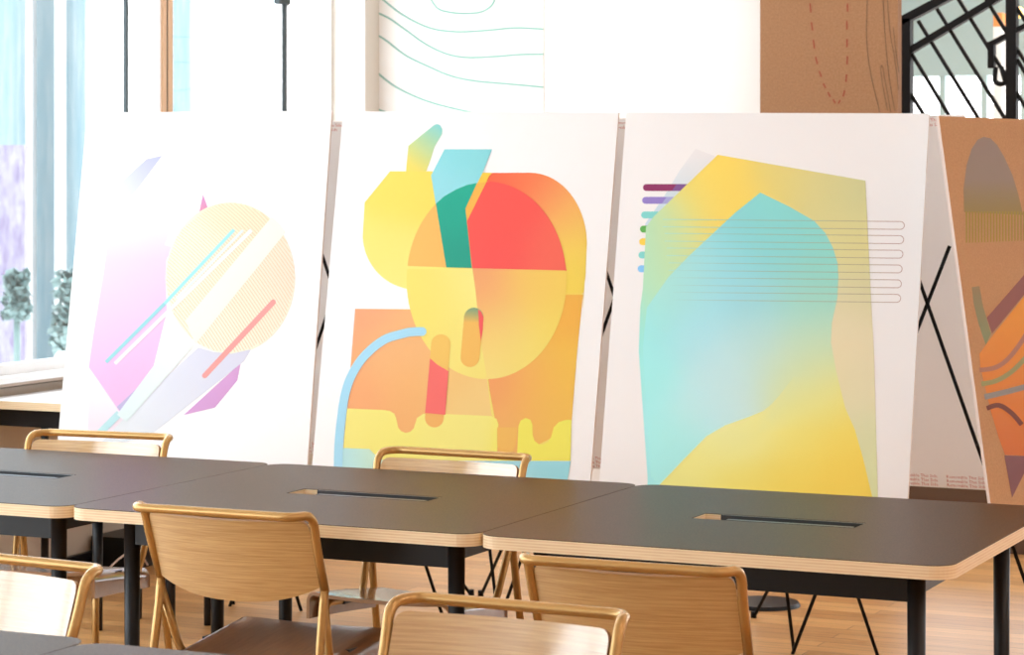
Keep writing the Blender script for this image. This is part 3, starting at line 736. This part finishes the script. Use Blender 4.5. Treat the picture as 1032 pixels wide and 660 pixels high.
for i, (ya, yb) in enumerate([(223.3, 231.2), (237.5, 245.6), (252.2, 260.2), (267.1, 275), (282, 290), (296.7, 304.7)]):
    xr = 907.6-.75*i; r = (yb-ya)/2
    pts = [(668+i*2, ya-2.2)]+[(xr, ya)]+arc(xr, (ya+yb)/2, r, r, -70, 70, 8)+[(xr, yb), (668+i*2, yb-2.6)]
    def lf(x, y):
        b = (182, 140, 130) if x > 878 else (176, 160, 132)
        t = min(1, max(0, (x-670)/120)); base = gd(x, y) if x < 845 else b
        return [a*(1-t*.75)+c*t*.75 for a, c in zip(base, b)] if x < 845 else b
    P.add(stroke(pts, .62, False), lf, 7, 20)
P.finish()
# ---- poster 4 (kraft)
ang = math.radians(52)
n4 = (RT*math.sin(ang)-FW*math.cos(ang)); n4 = Vector((n4.x, n4.y, .15)).normalized()
p4 = CAM+ray(946, 117)*7.66
tdir = (RT*math.cos(ang)+FW*math.sin(ang)).normalized()
P = Board((946, 117), None, (998, 505), lambda tl, bl: (tl+tdir*1.05, bl+tdir*1.05), p4, n4, M['kraft'],
          'brown kraft poster turned sideways at the right edge with orange stripes', (232, 214, 200), 6, ZB)
z8 = lambda pts: Z(920, 100, 3.3, pts)
oval = z8([(170, 375), (168, 300), (178, 220), (195, 165), (215, 135), (235, 125), (258, 130), (280, 152), (305, 195), (330, 250), (350, 315), (366, 385)])
P.add(oval, lg((0, 150), (146, 122, 108), (0, 212), (146, 120, 62), (146, 122, 104)), 1)
for k in range(20):
    x = 973+k*3.05; P.add([(x, 213), (x+1.7, 213), (x+1.7-.1, 244.5-k*.12), (x-.1+.4, 245-k*.12)], (158, 132, 40), 2)
P.add(Z(935, 230, 4.714, [(208, 280), (245, 275), (262, 370), (300, 500), (275, 555), (240, 450), (218, 360)]), lg((0, 290), (146, 120, 78), (0, 345), (126, 130, 86)), 1)
P.add(Z(935, 230, 4.714, [(520, 150), (280, 425), (305, 500), (520, 240)]), (138, 74, 62), 1)
P.add([(1050, 276), (999.7, 339), (993.3, 347.7), (987, 356.5), (988, 370), (990.4, 381), (998.6, 414.6), (1006, 440), (1012.8, 458.4), (1050, 460)], lg((0, 300), (230, 146, 18), (0, 455), (205, 102, 22)), 2)
P.add([(1012, 459), (1019.7, 501.6), (1034, 473), (1050, 460)], (124, 70, 70), 3)
P.add(stroke([(987, 373), (1002.5, 370.5), (1015.3, 362), (1029.5, 344), (1040, 325)], 4.6), (172, 112, 84), 4)
P.add(stroke([(988.8, 387), (1003.7, 383.8), (1019, 374.8), (1032, 362), (1040, 352)], 4.8), (150, 142, 84), 4)
P.add(stroke([(992, 400), (1011.5, 395.5), (1040, 388)], 5.6), (138, 130, 122), 4)
P.add(stroke([(994.2, 411.5), (1006.3, 408.4), (1019, 416), (1029.5, 428)], 4.8), (112, 46, 24), 5)
P.finish()

# ---- back boards, leaning the other way
def text_mesh(body, size):
    cu = bpy.data.curves.new('txt', 'FONT'); cu.body = body; cu.size = size; cu.align_x = 'LEFT'; cu.resolution_u = 1; cu.extrude = 0
    o = bpy.data.objects.new('txt', cu); C.objects.link(o); dg = bpy.context.evaluated_depsgraph_get(); dg.update()
    me = bpy.data.meshes.new_from_object(o.evaluated_get(dg)); w = max(v.co.x for v in me.vertices)
    bpy.data.objects.remove(o); return me, w
TXT, TW = text_mesh('Removable This Side', .016)
YBt, YBb, ZBt, ZBb = 7.79, 8.15, 1.785, .55
labs = ['white foam board back with red print, in the gap between lilac and orange posters',
        'white foam board back with red print, in the gap between orange and blue posters',
        'white foam board back with red print, in the wide gap left of the kraft poster']
for i, (xa, xb) in enumerate(((-5.04, -4.04), (-4.02, -3.02), (-3.0, -2.02))):
    e = empty('foam_board', ((xa+xb)/2, YBb, ZBb), label=labs[i], cat='board')
    tl, tr, br, bl = Vector((xa, YBt, ZBt)), Vector((xb, YBt, ZBt)), Vector((xb, YBb, ZBb)), Vector((xa, YBb, ZBb))
    up = (tl-bl).normalized(); n = Vector((1, 0, 0)).cross(up).normalized()
    if n.y > 0: n = -n
    mb = MB(); f = [mb.bm.verts.new(q) for q in (tl, tr, br, bl)]; b = [mb.bm.verts.new(q-n*.01) for q in (tl, tr, br, bl)]
    mb.bm.faces.new(f); mb.bm.faces.new(b[::-1])
    for k in range(4): mb.bm.faces.new((f[k], f[(k+1) % 4], b[(k+1) % 4], b[k]))
    tm = mb; L = (tl-bl).length
    for h in (.006, .021, .036, L-.018, L-.034):
        x = .01-(h*40 % .06)
        while x+TW < xb-xa-.005:
            if x > 0:
                base = len(tm.bm.verts); tm.bm.from_mesh(TXT); tm.bm.verts.ensure_lookup_table()
                for v in tm.bm.verts[base:]:
                    v.co = bl+Vector((1, 0, 0))*(x+v.co.x)+up*(h+v.co.y)+n*.0006
            x += TW+.03
    for f_ in list(tm.bm.faces)[6:]: f_.material_index = 1
    tm.build('board', [M['foam_back'], M['text_red']], e, recalc=False)

# ---- folding display stands between the boards
def rod(root, p, q, r=.0062, name='rod'):
    MB().tube([p, q], r, 8).build(name, M['black_rod'], root)
XO = -2.24
for k in range(-1, 3):
    s = Vector((-1.09*k, 0, 0)); x0 = XO-1.09*k
    names = {2: 'black folding rod stand behind the lilac poster, its feet showing on the floor',
             1: 'black folding rod stand behind the orange poster, its feet showing on the floor',
             0: 'black folding rod stand between the blue poster and its back board',
             -1: 'black folding rod stand behind the brown kraft poster at the right edge'}
    e = empty('display_stand', (x0, 8.2, 0), label=names[k], cat='stand')
    crossA = at_y(928, 287, 7.83); A_bot = at_y(1032, 583, 7.90); dA = (A_bot-crossA).normalized()
    footA = crossA+dA*(crossA.z/-dA.z); topA = crossA-dA*.25
    pB = at_y(957, 248, 7.84); footB = at_y(799, 658, 7.91); dB = (footB-pB).normalized(); footB = pB+dB*(pB.z/-dB.z)
    if k == -1:
        topA = topA; 
    if k >= 0:
        rod(e, topA+s, footA+s); rod(e, pB+s-dB*.0, footB+s)
        rod(e, Vector((-2.64, 7.95, 0))+s, Vector((-2.80, 7.86, 1.5))+s); rod(e, Vector((-2.34, 7.93, 0))+s, Vector((-2.84, 7.84, 1.5))+s)
        if k < 2:
            rod(e, Vector((-2.975, 8.5, 0))+s, Vector((-2.73, 8.36, .40))+s); rod(e, Vector((-3.015, 8.5, 0))+s, Vector((-3.27, 8.36, .40))+s)
            rod(e, Vector((-3.27, 8.36, .40))+s, Vector((-2.73, 8.36, .40))+s); rod(e, Vector((-2.73, 8.36, .40))+s, Vector((-2.63, 7.95, .40))+s)
            for q in (-2.975, -3.015): rod(e, Vector((q, 8.5, 0))+s, Vector((q, 8.5, .022))+s, .0115, 'foot_cap')
        rod(e, Vector((-2.69, 7.93, .461))+s, Vector((-2.69, 7.475, .461))+s, .005, 'peg'); rod(e, Vector((-2.49, 7.91, .461))+s, Vector((-2.49, 7.475, .461))+s, .005, 'peg')
    else:
        a = Vector((-1.62, 8.05, 0)); rod(e, a, a+Vector((-.1, .05, 1.5))); rod(e, a+Vector((.2, .8, 0)), a+Vector((.0, .5, 1.5)))
        rod(e, a+Vector((-.1, .05, 1.5)), a+Vector((0, .5, 1.5)))
bx = at_y(990, 488, 7.95)

# ------------------------------------------------------------------ light and camera
w = bpy.data.worlds.new('World'); bpy.context.scene.world = w; w.use_nodes = True
bg = w.node_tree.nodes['Background']; bg.inputs['Color'].default_value = (.95, .96, 1.0, 1); bg.inputs['Strength'].default_value = 5.45
def area(name, loc, rot, sx, sy, power, col):
    l = bpy.data.lights.new(name, 'AREA'); l.shape = 'RECTANGLE'; l.size = sx; l.size_y = sy; l.energy = power; l.color = col
    o = bpy.data.objects.new(name, l); C.objects.link(o); o.location = loc; o.rotation_euler = rot; return o
for x, pw in ((-3.5, 3), (-.5, 9), (2.4, 38)):
    for y in (1.0, 4.0, 7.0):
        area('overhead_fill', (x, y, 3.18), (0, 0, 0), .6, .6, pw, (1, .80, .68))  # added overhead fill, strongest on the right to warm that side
for x in (-4.6, -2.8): area('overhead_fill', (x, 9.4, 3.18), (0, 0, 0), .6, .6, 15, (1, .90, .84))  # added fill to brighten the back boards and the zone behind
area('overhead_fill', (-2, 14, 3.55), (0, 0, 0), 1.5, 1.5, 130, (1, .9, .8))  # added fill to lighten the mint wall beyond the railing
cam = bpy.data.cameras.new('Camera'); co = bpy.data.objects.new('Camera', cam); C.objects.link(co)
bpy.context.scene.camera = co
co.location = CAM; co.rotation_euler = (math.pi/2, 0, A0)
cam.sensor_width = 36; cam.lens = F/1032*36; cam.shift_x = 0; cam.shift_y = -(330-175)/1032
cam.clip_end = 200
cam.dof.use_dof = True; cam.dof.focus_distance = 6.6; cam.dof.aperture_fstop = 9
sc = bpy.context.scene
sc.view_settings.view_transform = 'Standard'; sc.view_settings.look = 'None'; sc.view_settings.gamma = 1; sc.view_settings.use_curve_mapping = False
sc.view_settings.exposure = 0.0
sc.cycles.use_denoising = True; sc.cycles.max_bounces = 8; sc.cycles.diffuse_bounces = 5; sc.cycles.sample_clamp_indirect = 6; sc.cycles.caustics_reflective = False; sc.cycles.caustics_refractive = False
